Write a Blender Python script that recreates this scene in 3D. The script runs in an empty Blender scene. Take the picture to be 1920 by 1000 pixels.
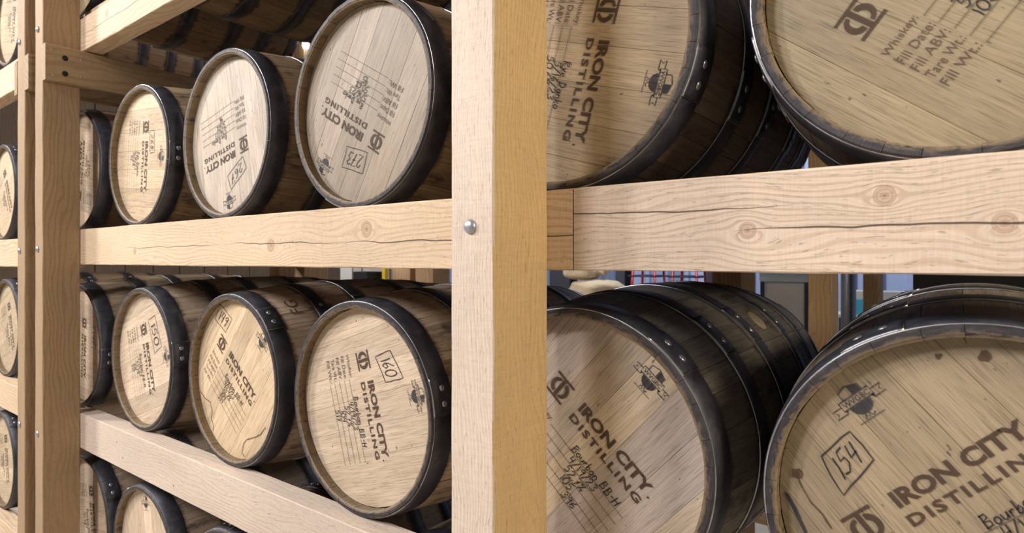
import bpy, bmesh, math, random
from math import sin, cos, pi, radians, hypot, exp
from mathutils import Vector, noise

S = bpy.context.scene
COL = S.collection
rnd = random.Random(7)
H = 1.53                                   # eye height above the floor

# ------------------------------------------------------------------ camera
cd = bpy.data.cameras.new('camera')
cd.sensor_width = 36.0
cd.lens = 1128.3 * 36 / 1920
cd.shift_y = -11.6 / 1920
cd.clip_start = 0.02
cd.dof.use_dof = True
cd.dof.focus_distance = 1.3
cd.dof.aperture_fstop = 5.6
cam = bpy.data.objects.new('camera', cd)
cam.location = (0, -0.955, H)
cam.rotation_euler = (radians(90), 0, radians(37.0))
COL.objects.link(cam)
S.camera = cam

# ------------------------------------------------------------------ world, lights, exposure
S.view_settings.view_transform = 'Standard'
S.view_settings.look = 'None'
S.view_settings.gamma = 1
S.view_settings.use_curve_mapping = False
S.view_settings.exposure = 0.0
S.cycles.max_bounces = 6
S.cycles.diffuse_bounces = 4
S.cycles.glossy_bounces = 3
S.cycles.caustics_reflective = False
S.cycles.caustics_refractive = False
W = bpy.data.worlds.new('warehouse_air')
S.world = W
W.use_nodes = True
W.node_tree.nodes['Background'].inputs[0].default_value = (0.92, 0.88, 0.85, 1)
W.node_tree.nodes['Background'].inputs[1].default_value = 0.11


def area(name, loc, target, size, power, col):
    l = bpy.data.lights.new(name, 'AREA')
    l.shape = 'SQUARE'
    l.size = size
    l.energy = power
    l.color = col
    o = bpy.data.objects.new(name, l)
    o.location = loc
    o.rotation_euler = (Vector(target) - Vector(loc)).to_track_quat('-Z', 'Y').to_euler()
    COL.objects.link(o)
    return o


# high-bay lamps hung over the aisle in front of the rack, plus one added side light
area('high_bay_lamp_key', (-4.6, -3.9, 5.2), (-1.2, 0, 1.4), 0.55, 185, (0.98, 0.97, 1.0))
area('high_bay_lamp_front', (-2.6, -3.9, 4.3), (-0.8, 0, 1.4), 0.9, 150, (0.98, 0.97, 1.0))
area('high_bay_lamp_far', (-8.0, -3.6, 5.2), (-4.0, 0, 1.4), 0.8, 520, (1.0, 0.95, 0.90))
area('side_fill_light', (2.0, -0.65, 2.5), (-0.6, -0.1, 1.4), 0.5, 50, (1.0, 0.87, 0.67))  # unseen low light, added to brighten the near post's right face
area('high_bay_lamp_back', (-2.5, 4.2, 5.2), (-2.5, 4.2, 0), 2.0, 170, (0.93, 0.96, 1.0))


# ------------------------------------------------------------------ node helpers
class NT:
    def __init__(s, name):
        s.m = bpy.data.materials.new(name)
        s.m.use_nodes = True
        s.t = s.m.node_tree
        s.b = s.t.nodes['Principled BSDF']

    def n(s, typ, **kw):
        x = s.t.nodes.new(typ)
        for k, v in kw.items():
            setattr(x, k, v)
        return x

    def link(s, a, b):
        s.t.links.new(a, b)

    def put(s, sock, v):
        if hasattr(v, 'is_output') or isinstance(v, bpy.types.NodeSocket):
            s.link(v, sock)
        elif isinstance(v, (tuple, list)):
            sock.default_value = tuple(v) + (1,) if len(v) == 3 and len(sock.default_value) == 4 else v
        else:
            sock.default_value = v

    def math(s, op, a, b=0.0, c=None, clamp=False):
        x = s.n('ShaderNodeMath', operation=op, use_clamp=clamp)
        s.put(x.inputs[0], a)
        s.put(x.inputs[1], b)
        if c is not None:
            s.put(x.inputs[2], c)
        return x.outputs[0]

    def objco(s):
        return s.n('ShaderNodeTexCoord').outputs['Object']

    def sep(s, v):
        x = s.n('ShaderNodeSeparateXYZ')
        s.link(v, x.inputs[0])
        return x.outputs

    def comb(s, a, b, c):
        x = s.n('ShaderNodeCombineXYZ')
        for i, v in enumerate((a, b, c)):
            s.put(x.inputs[i], v)
        return x.outputs[0]

    def noise(s, v, scale=1.0, detail=3.0, rough=0.5, w=None, dist=0.0):
        x = s.n('ShaderNodeTexNoise')
        if w is not None:
            x.noise_dimensions = '4D'
            s.put(x.inputs['W'], w)
        s.link(v, x.inputs['Vector'])
        x.inputs['Scale'].default_value = scale
        x.inputs['Detail'].default_value = detail
        x.inputs['Roughness'].default_value = rough
        x.inputs['Distortion'].default_value = dist
        return x.outputs['Fac']

    def ramp(s, f, stops):
        x = s.n('ShaderNodeValToRGB')
        s.link(f, x.inputs[0])
        e = x.color_ramp.elements
        while len(e) < len(stops):
            e.new(0.5)
        for i, (p, c) in enumerate(stops):
            e[i].position = p
            e[i].color = tuple(c) + (1,) if len(c) == 3 else c
        return x.outputs[0]

    def rng(s, f, a, b, c=0.0, d=1.0, smooth=False):
        x = s.n('ShaderNodeMapRange')
        if smooth:
            x.interpolation_type = 'SMOOTHSTEP'
        s.put(x.inputs[0], f)
        for i, v in enumerate((a, b, c, d)):
            s.put(x.inputs[i + 1], v)
        return x.outputs[0]

    def mix(s, f, a, b, mode='MIX'):
        x = s.n('ShaderNodeMix', data_type='RGBA', blend_type=mode)
        s.put(x.inputs[0], f)
        s.put(x.inputs[6], a)
        s.put(x.inputs[7], b)
        return x.outputs[2]

    def scale(s, col, f):
        x = s.n('ShaderNodeVectorMath', operation='SCALE')
        s.put(x.inputs[0], col)
        s.put(x.inputs[3], f)
        return x.outputs[0]

    def bump(s, h, strength, dist):
        x = s.n('ShaderNodeBump')
        x.inputs['Strength'].default_value = strength
        x.inputs['Distance'].default_value = dist
        s.link(h, x.inputs['Height'])
        s.link(x.outputs[0], s.b.inputs['Normal'])

    def out(s, col=None, rough=None, metal=None):
        if col is not None:
            s.put(s.b.inputs['Base Color'], col)
        if rough is not None:
            s.put(s.b.inputs['Roughness'], rough)
        if metal is not None:
            s.put(s.b.inputs['Metallic'], metal)
        return s.m


# ------------------------------------------------------------------ materials
def mat_board():
    """oak head board: grain along local Z, tone from the object's colour"""
    k = NT('oak_head_board')
    x, y, z = k.sep(k.objco())
    oi = k.n('ShaderNodeObjectInfo')
    r = k.math('MULTIPLY', oi.outputs['Random'], 40.0)
    warp = k.noise(k.comb(k.math('MULTIPLY', x, 6.0), r, k.math('MULTIPLY', z, 3.0)), 1.0, 2)
    xw = k.math('ADD', x, k.math('MULTIPLY', warp, 0.05))
    g1 = k.noise(k.comb(k.math('MULTIPLY', xw, 150.0), r, k.math('MULTIPLY', z, 2.5)), 1.0, 4, 0.6)
    g2 = k.noise(k.comb(k.math('MULTIPLY', x, 700.0), r, k.math('MULTIPLY', z, 17.0)), 1.0, 2, 0.6)
    blot = k.noise(k.comb(k.math('MULTIPLY', x, 9.0), r, k.math('MULTIPLY', z, 6.0)), 1.0, 4, 0.6)
    f = k.math('ADD', k.rng(g1, 0.3, 0.7, 0.86, 1.09), k.rng(blot, 0.3, 0.75, 0.07, -0.12))
    pores = k.rng(g2, 0.33, 0.50, 0.58, 1.02)
    f = k.math('MULTIPLY', f, pores)
    f = k.math('MULTIPLY', f, k.rng(oi.outputs['Random'], 0, 1, 0.88, 1.12))
    col = k.scale(oi.outputs['Color'], f)
    warm = k.rng(blot, 0.45, 0.75, 0.0, 0.35)
    col = k.mix(warm, col, k.mix(1.0, col, (0.98, 0.86, 0.70), 'MULTIPLY'))
    # little dark specks and iron marks
    sp = k.noise(k.comb(k.math('MULTIPLY', x, 120.0), r, k.math('MULTIPLY', z, 60.0)), 1.0, 2, 0.5)
    col = k.mix(k.rng(sp, 0.70, 0.76, 0.0, 0.75), col, (0.06, 0.04, 0.025))
    k.bump(k.math('ADD', g2, k.math('MULTIPLY', g1, 0.6)), 0.35, 0.0006)
    return k.out(col, 0.62)


HOOPY = (0.031, 0.200, 0.358)
LEN = 0.93


def mat_stave():
    """weathered oak stave: grain along local Y, black iron stain beside the hoops"""
    k = NT('oak_stave')
    x, y, z = k.sep(k.objco())
    oi = k.n('ShaderNodeObjectInfo')
    r = k.math('MULTIPLY', oi.outputs['Random'], 50.0)
    ang = k.math('ARCTAN2', z, x)
    rad = k.math('SQRT', k.math('ADD', k.math('MULTIPLY', x, x), k.math('MULTIPLY', z, z)))
    g1 = k.noise(k.comb(k.math('MULTIPLY', ang, 45.0), k.math('MULTIPLY', y, 5.0), r), 1.0, 4, 0.6)
    g2 = k.noise(k.comb(k.math('MULTIPLY', ang, 260.0), k.math('MULTIPLY', y, 22.0), r), 1.0, 3, 0.6)
    blot = k.noise(k.comb(k.math('MULTIPLY', ang, 5.0), k.math('MULTIPLY', y, 7.0), r), 1.0, 4, 0.65)
    edge = k.math('ABSOLUTE', k.math('SUBTRACT', y, HOOPY[0]))
    for hy in HOOPY[1:] + tuple(LEN - q for q in HOOPY):
        edge = k.math('MINIMUM', edge, k.math('ABSOLUTE', k.math('SUBTRACT', y, hy)))
    fr = k.math('ADD', edge, k.math('MULTIPLY', k.math('SUBTRACT', g2, 0.5), 0.035))
    fr = k.math('ADD', fr, k.math('MULTIPLY', k.math('SUBTRACT', blot, 0.5), 0.05))
    stain = k.rng(fr, 0.022, 0.042, 0.92, 0.0, True)
    stain = k.math('MAXIMUM', stain, k.rng(blot, 0.56, 0.68, 0.0, 0.80))
    f = k.math('MULTIPLY', k.rng(g1, 0.3, 0.7, 0.72, 1.18), k.rng(g2, 0.35, 0.6, 0.68, 1.06))
    f = k.math('MULTIPLY', f, k.rng(oi.outputs['Random'], 0, 1, 0.75, 1.2))
    col = k.scale(oi.outputs['Color'], f)
    col = k.mix(stain, col, k.scale(oi.outputs['Color'], 0.12))
    # stave ends: tan bevel inside, black grime on the outer half
    endn = k.noise(k.comb(k.math('MULTIPLY', ang, 11.0), k.math('MULTIPLY', rad, 160.0), r), 1.0, 4, 0.65)
    grime = k.rng(k.math('ADD', rad, k.math('MULTIPLY', k.math('SUBTRACT', endn, 0.5), 0.030)), 0.2455, 0.2560, 0.0, 1.0, True)
    endc = k.mix(grime, k.scale((0.31, 0.22, 0.125), k.rng(endn, 0.3, 0.7, 0.40, 1.25)), k.scale((0.034, 0.028, 0.031), k.rng(endn, 0.3, 0.7, 1.6, 0.5)))
    isend = k.math('LESS_THAN', y, 0.0035)
    inner = k.math('MULTIPLY', k.math('LESS_THAN', y, 0.05), k.math('LESS_THAN', rad, 0.2550))
    col = k.mix(k.math('MAXIMUM', isend, inner), col, endc)
    k.bump(k.math('ADD', g2, k.math('MULTIPLY', g1, 0.8)), 0.6, 0.0012)
    return k.out(col, 0.6)


def mat_hoop():
    k = NT('blackened_steel_hoop')
    v = k.objco()
    a = k.noise(v, 16, 5, 0.65)
    b = k.noise(v, 90, 3, 0.6)
    col = k.ramp(a, [(0.30, (0.026, 0.026, 0.034)), (0.56, (0.060, 0.059, 0.072)), (0.78, (0.14, 0.136, 0.145))])
    k.bump(b, 0.25, 0.0006)
    return k.out(col, k.rng(a, 0.3, 0.7, 0.34, 0.60), 0.45)


def mat_plain(name, col, rough=0.5, metal=0.0, var=0.12, sc=20.0, bump=0.0):
    k = NT(name)
    n = k.noise(k.objco(), sc, 4, 0.6)
    c = k.mix(n, tuple(q * (1 - var) for q in col), tuple(min(1, q * (1 + var)) for q in col))
    if bump:
        k.bump(n, 0.5, bump)
    return k.out(c, rough, metal)


def mat_ink(name, col, lo=0.45):
    k = NT(name)
    x, y, z = k.sep(k.objco())
    n = k.noise(k.comb(k.math('MULTIPLY', x, 700.0), 0.0, k.math('MULTIPLY', z, 17.0)), 1.0, 2, 0.6)
    k.out(col, 0.75)
    k.put(k.b.inputs['Alpha'], k.rng(n, 0.38, 0.62, 1.0, lo))
    return k.m


def mat_lumber(name, axis, base, seed, knots=(), cracks=(), ring=80.0, dark=0.72, origin=(0, 0)):
    """rough sawn softwood; the growth lines flow around the knots. axis: along which object axis the timber runs.
    knots and cracks are given on the face plane as (u, v, radius) and (u0, u1, v, halfwidth)"""
    k = NT(name)
    x, y, z = k.sep(k.objco())
    if axis == 'X':
        u, v, w = x, z, y
    elif axis == 'Z':
        u, v, w = z, x, y
    else:
        u, v, w = y, z, x
    su = k.math('MULTIPLY', u, 1.3)
    wob = k.noise(k.comb(su, k.math('MULTIPLY', v, 4.0), k.math('ADD', k.math('MULTIPLY', w, 4.0), seed)), 1.0, 3, 0.55)
    psi = k.math('ADD', k.math('ADD', v, k.math('MULTIPLY', w, 0.75)), k.math('MULTIPLY', k.math('SUBTRACT', wob, 0.5), 0.16))
    kn = None
    kd = None
    for (ku, kv, kr) in knots:
        du = k.math('SUBTRACT', u, ku)
        dv = k.math('SUBTRACT', v, kv)
        d2 = k.math('ADD', k.math('MULTIPLY', k.math('MULTIPLY', du, du), 0.45), k.math('MULTIPLY', dv, dv))
        q = k.math('DIVIDE', (kr * 1.45) ** 2, k.math('ADD', d2, kr * kr * 0.5))
        psi = k.math('SUBTRACT', psi, k.math('MULTIPLY', dv, q))
        d2r = k.math('ADD', k.math('MULTIPLY', du, du), k.math('MULTIPLY', dv, dv))
        dd = k.math('DIVIDE', k.math('SQRT', d2r), kr)
        kd = dd if kd is None else k.math('MINIMUM', kd, dd)
    rings = k.math('SINE', k.math('ADD', k.math('MULTIPLY', psi, ring * 6.283), k.math('MULTIPLY', wob, 9.0)))
    rings = k.rng(rings, -0.1, 1.0, 0.0, 1.0, True)
    fade = k.noise(k.comb(su, k.math('MULTIPLY', v, 9.0), k.math('ADD', k.math('MULTIPLY', w, 6.0), seed + 9)), 1.0, 2, 0.5)
    rings = k.math('MULTIPLY', rings, k.rng(fade, 0.3, 0.7, 0.25, 1.0))
    fib = k.noise(k.comb(k.math('MULTIPLY', u, 14.0), k.math('MULTIPLY', psi, 420.0), k.math('MULTIPLY', w, 420.0)), 1.0, 3, 0.6)
    saw = k.noise(k.comb(k.math('MULTIPLY', u, 330.0), k.math('MULTIPLY', v, 22.0), k.math('MULTIPLY', w, 22.0)), 1.0, 2, 0.6)
    tone = k.noise(k.comb(k.math('MULTIPLY', u, 2.2), k.math('MULTIPLY', v, 8.0), k.math('ADD', k.math('MULTIPLY', w, 8.0), seed)), 1.0, 3, 0.5)
    f = k.math('MULTIPLY', k.rng(rings, 0, 1, 1.0, dark), k.rng(fib, 0.3, 0.7, 0.92, 1.06))
    f = k.math('MULTIPLY', f, k.rng(tone, 0.3, 0.7, 0.92, 1.07))
    f = k.math('MULTIPLY', f, k.rng(saw, 0.3, 0.7, 0.95, 1.04))
    dash = k.noise(k.comb(k.math('MULTIPLY', u, 55.0), k.math('MULTIPLY', psi, 520.0), k.math('ADD', k.math('MULTIPLY', w, 300.0), seed)), 1.0, 2, 0.5)
    dash = k.rng(dash, 0.62, 0.74, 0.0, 1.0)
    f = k.math('MULTIPLY', f, k.rng(dash, 0, 1, 1.0, 0.66))
    col = k.scale(base, f)
    col = k.mix(k.math('MULTIPLY', rings, 0.45), col, k.mix(1.0, col, (1.0, 0.84, 0.64), 'MULTIPLY'))
    height = k.math('SUBTRACT', k.math('ADD', k.math('MULTIPLY', fib, 0.5), k.math('MULTIPLY', saw, 0.6)), k.math('MULTIPLY', dash, 0.8))
    height = k.math('ADD', height, k.math('MULTIPLY', rings, 0.45))
    if kd is not None:
        kr_ = k.math('SINE', k.math('MULTIPLY', kd, 15.0))
        kcol = k.scale((base[0] * 0.80, base[1] * 0.73, base[2] * 0.68), k.rng(kr_, -1, 1, 0.86, 1.06))
        kcol = k.mix(k.rng(kd, 0.0, 0.24, 0.75, 0.0), kcol, (0.10, 0.05, 0.025))
        rim = k.rng(k.math('ABSOLUTE', k.math('SUBTRACT', kd, 1.0)), 0.0, 0.13, 0.38, 0.0)
        col = k.mix(k.rng(kd, 0.95, 1.05, 1.0, 0.0), col, kcol)
        col = k.mix(rim, col, (0.22, 0.12, 0.06))
    for (u0, u1, cv, hw) in cracks:
        cn = k.noise(k.comb(k.math('MULTIPLY', u, 5.0), seed + 3.0, cv * 50), 1.0, 3, 0.5)
        dv = k.math('ABSOLUTE', k.math('SUBTRACT', k.math('ADD', v, k.math('MULTIPLY', k.math('SUBTRACT', cn, 0.5), 0.028)), cv))
        m = 0.5 * (u0 + u1)
        taper = k.rng(k.math('ABSOLUTE', k.math('SUBTRACT', u, m)), 0.25 * (u1 - u0), 0.5 * (u1 - u0), 1.0, 0.0)
        c = k.math('MULTIPLY', k.rng(dv, k.math('MULTIPLY', taper, hw * 0.4), k.math('MULTIPLY', taper, hw + 0.0004), 1.0, 0.0), k.math('GREATER_THAN', taper, 0.02))
        col = k.mix(k.math('MULTIPLY', c, 0.88), col, (0.035, 0.02, 0.012))
        height = k.math('SUBTRACT', height, k.math('MULTIPLY', c, 2.5))
    k.bump(height, 0.55, 0.0012)
    return k.out(col, 0.72)


M_BOARD = mat_board()
M_STAVE = mat_stave()
M_HOOP = mat_hoop()
M_EDGE = mat_plain('worn_bright_steel_edge', (0.42, 0.41, 0.40), 0.36, 0.7, 0.8, 25)
M_RIVET = mat_plain('steel_rivet', (0.42, 0.41, 0.42), 0.35, 0.8, 0.35, 200)
M_BOLT = mat_plain('galvanised_bolt', (0.42, 0.43, 0.46), 0.42, 0.7, 0.25, 90)
M_BRAND = mat_ink('burnt_brown_lettering', (0.070, 0.038, 0.021), 0.70)
M_FORM = mat_ink('brown_stamp_ink', (0.095, 0.060, 0.040), 0.65)
M_PEN = mat_ink('black_marker', (0.016, 0.014, 0.016), 0.85)
M_STAMP = mat_ink('dark_blue_stamp_ink', (0.028, 0.028, 0.036), 0.55)
M_STAIN = mat_ink('brown_water_stain', (0.09, 0.05, 0.022), 0.35)
M_BUNG = mat_plain('poplar_bung', (0.30, 0.23, 0.17), 0.7, 0, 0.3, 60)
M_HOLE = mat_plain('dark_hole', (0.012, 0.010, 0.009), 0.9)

PINE = (0.68, 0.510, 0.340)
PALE = (0.64, 0.520, 0.420)
GOLD = (0.62, 0.430, 0.215)
BROWN = (0.40, 0.265, 0.150)


# ------------------------------------------------------------------ mesh helpers
def mesh(name, verts, faces, mats, smooth=False, midx=None):
    me = bpy.data.meshes.new(name)
    me.from_pydata([tuple(v) for v in verts], [], faces)
    for m in (mats if isinstance(mats, (list, tuple)) else [mats]):
        me.materials.append(m)
    if smooth:
        me.polygons.foreach_set('use_smooth', [True] * len(me.polygons))
    if midx:
        me.polygons.foreach_set('material_index', midx)
    me.update()
    return me


def fix_normals(me):
    bm = bmesh.new()
    bm.from_mesh(me)
    bmesh.ops.recalc_face_normals(bm, faces=bm.faces)
    bm.to_mesh(me)
    bm.free()
    return me


def ob(name, me, parent=None, loc=(0, 0, 0), rot=(0, 0, 0), color=None):
    o = bpy.data.objects.new(name, me)
    o.location = loc
    o.rotation_euler = rot
    if color:
        o.color = tuple(color) + (1,)
    if parent:
        o.parent = parent
    COL.objects.link(o)
    return o


def thing(name, label, cat, loc, group=None, rotz=0.0):
    o = bpy.data.objects.new(name, None)
    o.empty_display_size = 0.05
    o.location = loc
    o.rotation_euler = (0, 0, rotz)
    o['label'] = label
    o['category'] = cat
    if group:
        o['group'] = group
    COL.objects.link(o)
    return o


def tag(o, label, cat, group=None):
    o['label'] = label
    o['category'] = cat
    if group:
        o['group'] = group
    return o


def structure(o):
    o['kind'] = 'structure'
    return o


def box_data(x0, x1, y0, y1, z0, z1, b=0.0):
    bm = bmesh.new()
    bmesh.ops.create_cube(bm, size=1.0)
    for v in bm.verts:
        v.co = Vector(((x0 + x1) / 2 + v.co.x * (x1 - x0), (y0 + y1) / 2 + v.co.y * (y1 - y0), (z0 + z1) / 2 + v.co.z * (z1 - z0)))
    if b:
        bmesh.ops.bevel(bm, geom=list(bm.edges), offset=b, segments=2, affect='EDGES', profile=0.6)
    return bm


def bm_mesh(name, bm, mat, smooth=False):
    me = bpy.data.meshes.new(name)
    bm.to_mesh(me)
    bm.free()
    me.materials.append(mat)
    if smooth:
        me.polygons.foreach_set('use_smooth', [True] * len(me.polygons))
    return me


def box(name, x0, x1, y0, y1, z0, z1, mat, parent=None, b=0.003):
    return ob(name, bm_mesh(name, box_data(x0, x1, y0, y1, z0, z1, b), mat), parent)


def lathe(name, prof, mat, seg=32, axis='Z', smooth=True):
    """profile of (radius, height) turned around an axis"""
    vs, fs = [], []
    n = len(prof)
    for i in range(seg):
        a = 2 * pi * i / seg
        for (r, h) in prof:
            p = (r * cos(a), r * sin(a), h)
            vs.append(p if axis == 'Z' else (p[0], -p[2], p[1]))
    for i in range(seg):
        j = (i + 1) % seg
        for q in range(n - 1):
            fs.append((i * n + q, j * n + q, j * n + q + 1, i * n + q + 1))
    fs.append(tuple(i * n for i in range(seg))[::-1])
    fs.append(tuple(i * n + n - 1 for i in range(seg)))
    return fix_normals(mesh(name, vs, fs, mat, smooth))


def timber(name, axis, a0, a1, u0, u1, v0, v1, mat, parent, jit=0.0012, seed=0):
    """sawn timber running along an axis, arrises slightly uneven. u,v: the two other axes in order"""
    n = max(6, int((a1 - a0) / 0.035))
    b = 0.0025
    vs, fs = [], []
    for i in range(n + 1):
        t = a0 + (a1 - a0) * i / n
        sec = [(u0 + b, v0), (u1 - b, v0), (u1, v0 + b), (u1, v1 - b), (u1 - b, v1), (u0 + b, v1), (u0, v1 - b), (u0, v0 + b)]
        for c, (p, q) in enumerate(sec):
            d = jit * (noise.noise(Vector((t * 7, c * 3.1 + seed, seed * 1.7))))
            e = jit * (noise.noise(Vector((t * 7, c * 3.1 + 50, seed * 1.7))))
            p, q = p + d, q + e
            vs.append({'X': (t, p, q), 'Y': (p, t, q), 'Z': (p, q, t)}[axis])
    for i in range(n):
        for c in range(8):
            d = (c + 1) % 8
            fs.append((i * 8 + c, i * 8 + d, i * 8 + 8 + d, i * 8 + 8 + c))
    fs.append(tuple(range(8)))
    fs.append(tuple(n * 8 + c for c in range(8)))
    return ob(name, fix_normals(mesh(name, vs, fs, mat)), parent)


# ------------------------------------------------------------------ lettering
_txt = {}


def text_polys(s, space=1.0, offset=0.0):
    """glyph outlines of the built-in typeface as flat polygons, in units of the letter size"""
    key = (s, space, offset)
    if key not in _txt:
        cu = bpy.data.curves.new('t', 'FONT')
        cu.body = s
        cu.space_character = space
        cu.offset = offset
        cu.resolution_u = 3
        o = bpy.data.objects.new('t', cu)
        COL.objects.link(o)
        dg = bpy.context.evaluated_depsgraph_get()
        me = bpy.data.meshes.new_from_object(o.evaluated_get(dg))
        vs = [(v.co.x, v.co.y) for v in me.vertices]
        fs = [tuple(p.vertices) for p in me.polygons]
        bpy.data.objects.remove(o)
        bpy.data.curves.remove(cu)
        bpy.data.meshes.remove(me)
        _txt[key] = (vs, fs)
    return _txt[key]


class Flat:
    """flat print gathered in the plane of a barrel head (x right, z up)"""

    def __init__(s):
        s.v, s.f = [], []

    def add(s, vs, fs):
        b = len(s.v)
        s.v += vs
        s.f += [tuple(i + b for i in q) for q in fs]

    def text_fit(s, t, x0, x1, z0, z1, space=1.0, offset=0.0):
        vs, fs = text_polys(t, space, offset)
        ax, bx = min(v[0] for v in vs), max(v[0] for v in vs)
        ay, by = min(v[1] for v in vs), max(v[1] for v in vs)
        s.add([(x0 + (v[0] - ax) / (bx - ax) * (x1 - x0), z0 + (v[1] - ay) / (by - ay) * (z1 - z0)) for v in vs], fs)

    def text(s, t, x, z, size, wide=1.0, space=1.0, offset=0.0):
        vs, fs = text_polys(t, space, offset)
        s.add([(x + v[0] * size * wide, z + v[1] * size) for v in vs], fs)

    def poly(s, pts):
        s.add(list(pts), [tuple(range(len(pts)))])

    def rect(s, x0, x1, z0, z1):
        s.poly([(x0, z0), (x1, z0), (x1, z1), (x0, z1)])

    def stroke(s, pts, w):
        n = len(pts)
        L, R = [], []
        for i, p in enumerate(pts):
            a = pts[max(0, i - 1)]
            b = pts[min(n - 1, i + 1)]
            dx, dz = b[0] - a[0], b[1] - a[1]
            d = hypot(dx, dz) or 1
            nx, nz = -dz / d * w / 2, dx / d * w / 2
            L.append((p[0] + nx, p[1] + nz))
            R.append((p[0] - nx, p[1] - nz))
        s.add(L + R, [(n + i, n + i + 1, i + 1, i) for i in range(n - 1)])

    def move(s, fn, start=0):
        s.v[start:] = [fn(*p) for p in s.v[start:]]

    def build(s, name, mat, parent, y, loc, rot, dx=0.0, dz=0.0):
        me = mesh(name, [(p[0] + dx, y, p[1] + dz) for p in s.v], s.f, mat)
        return ob(name, me, parent, loc, rot)


def arc(cx, cy, rx, ry, a0, a1, n=8):
    return [(cx + rx * cos(radians(a0 + (a1 - a0) * i / n)), cy + ry * sin(radians(a0 + (a1 - a0) * i / n))) for i in range(n + 1)]


# pen strokes, each glyph in a box of width ~0.6 and height 1
PEN = {
    '0': (0.62, [arc(.3, .5, .26, .5, 80, 440, 12)]),
    '1': (0.34, [[(.12, .95), (.2, .5), (.22, 0)]]),
    '2': (0.62, [[(.05, .75), (.2, 1), (.45, .9), (.45, .65), (.05, .05), (.55, .02)]]),
    '3': (0.60, [[(.05, .9), (.3, 1), (.48, .8), (.22, .55), (.5, .35), (.35, .03), (.02, .1)]]),
    '4': (0.62, [[(.12, 1), (.08, .45), (.52, .5)], [(.45, 1), (.42, 0)]]),
    '5': (0.60, [[(.5, 1), (.12, .95), (.1, .58), (.4, .6), (.5, .3), (.3, .02), (.02, .08)]]),
    '6': (0.58, [[(.42, 1), (.12, .6), (.06, .25), (.25, 0), (.48, .2), (.38, .45), (.1, .35)]]),
    '7': (0.58, [[(.02, .95), (.5, .98), (.2, 0)], [(.15, .5), (.45, .52)]]),
    '8': (0.58, [[(.3, .52), (.1, .75), (.28, 1), (.44, .78), (.3, .52), (.06, .22), (.28, 0), (.5, .22), (.3, .52)]]),
    '9': (0.58, [[(.46, .85), (.25, 1), (.06, .78), (.2, .55), (.44, .7), (.46, .9), (.42, 0)]]),
    '/': (0.45, [[(.42, 1.05), (.02, -.08)]]),
    '.': (0.22, [[(.06, .03), (.12, .0), (.12, .06)]]),
    '%': (0.60, [[(.5, 1), (.05, 0)], arc(.14, .82, .09, .12, 0, 360, 6), arc(.44, .18, .09, .12, 0, 360, 6)]),
    '-': (0.40, [[(.05, .45), (.35, .48)]]),
    ' ': (0.40, []),
    'B': (0.64, [[(.1, 1), (.1, 0)], [(.02, .95), (.4, .98), (.45, .7), (.1, .52), (.5, .4), (.5, .1), (.05, 0)]]),
    'H': (0.66, [[(.08, 1), (.1, 0)], [(.52, 1), (.5, 0)], [(.08, .5), (.52, .52)]]),
    'R': (0.62, [[(.1, 1), (.1, 0)], [(.05, .95), (.42, .95), (.45, .65), (.1, .5), (.52, 0)]]),
    'D': (0.64, [[(.1, 1), (.1, 0)], [(.02, .97), (.4, .85), (.52, .45), (.35, .1), (.02, 0)]]),
    'o': (0.48, [arc(.22, .25, .19, .25, 90, 450, 9)]),
    'u': (0.50, [[(.05, .5), (.08, .1), (.25, 0), (.4, .2), (.42, .5), (.44, 0)]]),
    'r': (0.42, [[(.08, .5), (.1, 0)], [(.1, .3), (.22, .48), (.36, .45)]]),
    'b': (0.50, [[(.08, 1), (.08, 0)], [(.08, .3), (.3, .5), (.42, .25), (.28, 0), (.08, .05)]]),
    'n': (0.50, [[(.06, .5), (.08, 0)], [(.08, .3), (.25, .5), (.4, .35), (.42, 0)]]),
    'y': (0.46, [[(.04, .5), (.2, .1)], [(.4, .5), (.2, .05), (.05, -.35)]]),
    'e': (0.44, [[(.05, .25), (.38, .3), (.3, .5), (.1, .45), (.06, .15), (.2, 0), (.38, .06)]]),
    'a': (0.48, [[(.38, .45), (.18, .5), (.06, .25), (.18, 0), (.36, .15), (.38, .5), (.42, 0)]]),
    'k': (0.48, [[(.08, 1), (.08, 0)], [(.38, .5), (.1, .25), (.42, 0)]]),
}


def pen(fl, s, x, z, h, w=0.0016, wide=1.0, rg=None):
    rg = rg or rnd
    for ch in s:
        adv, st = PEN[ch]
        dz = rg.uniform(-.05, .05) * h
        for pl in st:
            fl.stroke([(x + (p[0] + 0.12 * p[1]) * h * wide, z + p[1] * h + dz) for p in pl], w)
        x += adv * h * wide * 1.06
    return x


def logo(fl, x0, x1, z0, z1):
    st = len(fl.v)
    fl.rect(-1, 1, 0.80, 1)
    fl.rect(-1, 1, -1, -0.80)
    fl.rect(-0.17, 0.17, -0.80, 0.80)
    for sgn in (-1, 1):
        o = arc(0.27 * sgn, 0, 0.68 * sgn, 0.70, 90, -90, 12)
        i = arc(0.27 * sgn, -0.06 * sgn, 0.30 * sgn, 0.40, 90, -90, 12)
        n = len(o)
        fl.add(o + i, [(q, q + 1, n + q + 1, n + q) for q in range(n - 1)])
    cx, cz, sx, sz = (x0 + x1) / 2, (z0 + z1) / 2, (x1 - x0) / 2, (z1 - z0) / 2
    fl.move(lambda a, b: (cx + a * sx, cz + b * sz), st)


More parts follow.
